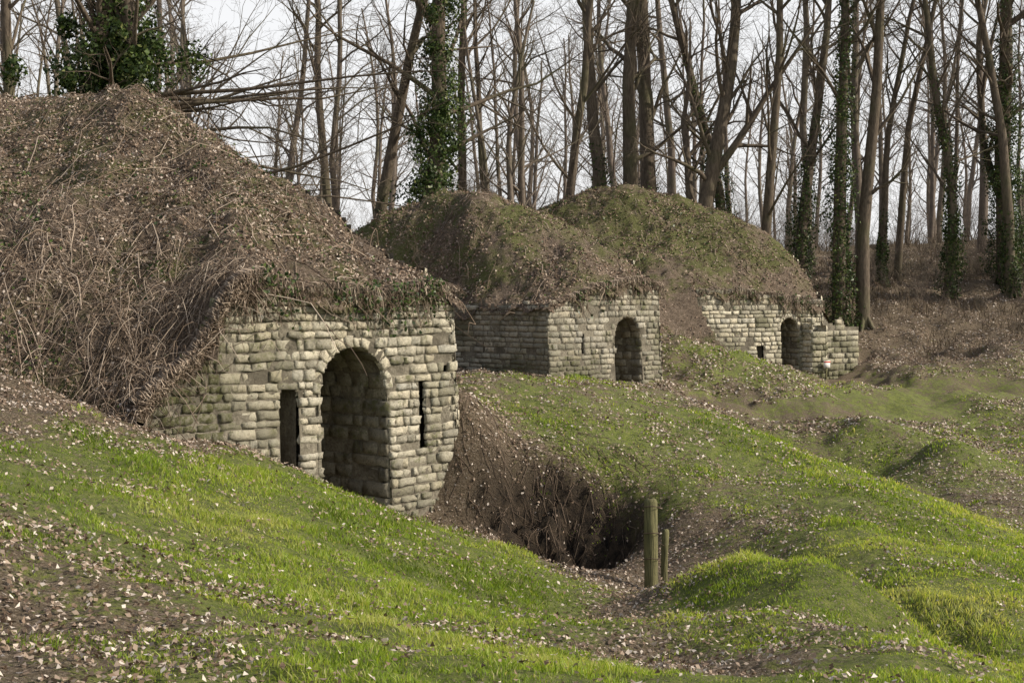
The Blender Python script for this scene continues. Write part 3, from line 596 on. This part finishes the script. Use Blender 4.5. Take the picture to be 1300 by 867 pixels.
# distant woodland: prototypes instanced through one collection
pc=bpy.data.collections.new('woodland_trees')
protos=[]
for i in range(6):
    tb=Tubes();grow(tb,np.zeros(3),nrm([rng.normal(0,.04),0,1.]),rng.uniform(15,20),rng.uniform(.13,.24),0,cfg(b=(18,6,4,3),f0=rng.uniform(.15,.35),w0=.055))
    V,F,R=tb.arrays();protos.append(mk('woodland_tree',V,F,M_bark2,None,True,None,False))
shr=[]
for i in range(4):
    tb=Tubes()
    for j in range(9):
        a=rng.uniform(0,6.28);grow(tb,np.array([rng.normal(0,.3),rng.normal(0,.3),0]),nrm([math.cos(a)*.35,math.sin(a)*.35,1.]),rng.uniform(2,4.5),.02,1,dict(cfg(),b=[0,7,5,2,0],f0=[0,.1,.1,.1,0]))
    V,F,R=tb.arrays();shr.append(mk('shrub',V,F,M_bark2,None,True,None,False))
def inst(pl,x,y,s,nm):
    o=bpy.data.objects.new(nm,pl.data);z=float(H(np.array([x]),np.array([y]))[0])-.1
    o.location=(x,y,z);o.rotation_euler=(0,0,rng.uniform(0,6.28));o.scale=(s,s,s*rng.uniform(.9,1.15));pc.objects.link(o)
for i in range(140):
    y=66+100*rng.random()**1.1;x=rng.uniform(-.5,.52)*y+rng.normal(0,2)
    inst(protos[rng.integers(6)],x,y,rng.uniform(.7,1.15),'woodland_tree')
for i in range(22):
    y=rng.uniform(42,62);x=rng.uniform(-.5,.03)*y
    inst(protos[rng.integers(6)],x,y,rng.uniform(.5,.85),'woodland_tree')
for i in range(190):
    y=rng.uniform(66,125);x=rng.uniform(-.5,.55)*y
    inst(shr[rng.integers(4)],x,y,rng.uniform(.6,1.3),'woodland_shrub')
for i in range(60):
    y=rng.uniform(56,70);x=rng.uniform(15,32);inst(shr[rng.integers(4)],x,y,rng.uniform(.2,.55),'woodland_shrub')
fe=empty('distant_woodland');fe.instance_type='COLLECTION';fe.instance_collection=pc
# ------------------------------------------------------------------ fence post
m,nt=newmat('weathered_wood');q=N(nt);p=q.pos();mp=q.n('ShaderNodeMapping');mp.inputs['Scale'].default_value=(1,1,.08);q.l(p,mp.inputs[0])
nn_=q.noise(mp.outputs[0],60,6);q.out(q.ramp(nn_,[(.3,(.05,.05,.025)),(.7,(.19,.175,.085))]),.9,nn_,.8,.02);M_wood=m
m,nt=newmat('rusty_wire');q=N(nt);nn_=q.noise(q.pos(),80);q.out(q.ramp(nn_,[(.3,(.03,.025,.02)),(.7,(.12,.08,.05))]),.6);M_wire=m
pe=empty('fence_post')
def post(x,y,w,h,lean,name):
    z=float(H(np.array([x]),np.array([y]))[0])-.15;h+=.15
    prof=[(0,1.05),(h*.3,1.0),(h*.62,.98),(h-.03,.95),(h,.78),(h+.006,.3)];V=[];F=[]
    for k,(zz,s) in enumerate(prof):
        for j in range(8):
            a=j*math.pi/4+math.pi/8;rr=w*.5*s*(1.0/max(abs(math.cos(a)),abs(math.sin(a))))*(1 if k>4 else 1)+rng.normal(0,.002)
            V.append((x+math.cos(a+.3)*rr+lean*zz,y+math.sin(a+.3)*rr,z+zz))
    for k in range(len(prof)-1):
        for j in range(8): F.append((k*8+j,k*8+(j+1)%8,(k+1)*8+(j+1)%8,(k+1)*8+j))
    mk(name,V,F,M_wood,None,False,pe)
    return z
z=post(1.47,14.9,.135,.97,-.01,'main_post');post(1.64,15.3,.07,.55,.03,'short_stake')
tb=Tubes()
for zz in (.35,.62,.9):
    t=np.linspace(0,2*math.pi,13);tb.add(np.stack([1.465+.1*np.cos(t),14.9+.1*np.sin(t),np.full(13,z+.15+zz)+.008*np.sin(3*t)],1),np.full(13,.005),4)
tb.add(np.array([[1.55,14.95,z+.65],[1.6,15.1,z+.6],[1.65,15.3,z+.55]]),np.full(3,.004),4)
V,F,R=tb.arrays();mk('wire_bands',V,F,M_wire,None,False,pe)
# small notice by the third bunker
m,nt=newmat('notice_white');q=N(nt);nn_=q.noise(q.pos(),20);q.out(q.ramp(nn_,[(.3,(.6,.58,.55)),(.7,(.78,.77,.75))]),.6);M_sign=m
m,nt=newmat('notice_red');q=N(nt);nn_=q.noise(q.pos(),20);q.out(q.ramp(nn_,[(.3,(.4,.05,.03)),(.7,(.5,.08,.05))]),.6);M_red=m
se=empty('warning_notice')
def box(name,c,u,n,w,h,d,mat):
    c=np.array(c);u=np.array([*u,0]);n=np.array([*n,0]);V=[c+u*a*w/2+n*b*d/2+np.array([0,0,e*h/2]) for a in(-1,1) for b in(-1,1) for e in(-1,1)]
    mk(name,V,[(0,1,3,2),(4,6,7,5),(0,4,5,1),(2,3,7,6),(0,2,6,4),(1,5,7,3)],mat,None,False,se)
o=M3.A+M3.u*5.2+M3.n*.66
box('panel',(*o,-2.55),M3.u,M3.n,.3,.24,.02,M_sign);box('red_band',(*(o+M3.n*.013),-2.47),M3.u,M3.n,.3,.05,.008,M_red);box('stake',(*(o-M3.n*.03),-2.95),M3.u,M3.n,.05,1.1,.04,M_wood)
# ------------------------------------------------------------------ light, sky, camera
AZ=math.radians(97);EL=math.radians(32)
sd=Vector((math.sin(AZ)*math.cos(EL),math.cos(AZ)*math.cos(EL),math.sin(EL)))
L=bpy.data.lights.new('sun','SUN');L.energy=5.0;L.angle=math.radians(.6);L.color=(1,.92,.79)
lo=bpy.data.objects.new('sun',L);sc.collection.objects.link(lo);lo.rotation_euler=sd.to_track_quat('Z','Y').to_euler()
w=bpy.data.worlds.new('World');sc.world=w;w.use_nodes=True;nt=w.node_tree;bg=nt.nodes['Background']
sk=nt.nodes.new('ShaderNodeTexSky');sk.sky_type='NISHITA';sk.sun_disc=False;sk.sun_elevation=EL;sk.sun_rotation=AZ
sk.dust_density=4.0;sk.air_density=1.0;sk.ozone_density=1.0
q=N(nt);tc=q.n('ShaderNodeTexCoord');sx=q.n('ShaderNodeSeparateXYZ');q.l(tc.outputs['Generated'],sx.inputs[0])
hz=q.ramp(sx.outputs['Z'],[(0,(.94,.94,.94)),(.26,(.88,.88,.88)),(.55,(.25,.25,.25)),(1,(.08,.08,.08))])   # bright haze veil near the horizon
col=q.mix(hz,sk.outputs[0],(6.75,6.75,6.8))
q.l(col,bg.inputs[0]);bg.inputs[1].default_value=.15
cam=bpy.data.cameras.new('camera');co=bpy.data.objects.new('camera',cam);sc.collection.objects.link(co)
cam.lens=50;cam.sensor_width=36;cam.clip_end=2000;co.location=(0,0,0);co.rotation_euler=(math.radians(90-2.02),0,0)
sc.camera=co
sc.view_settings.view_transform='Standard';sc.view_settings.look='None';sc.view_settings.exposure=0
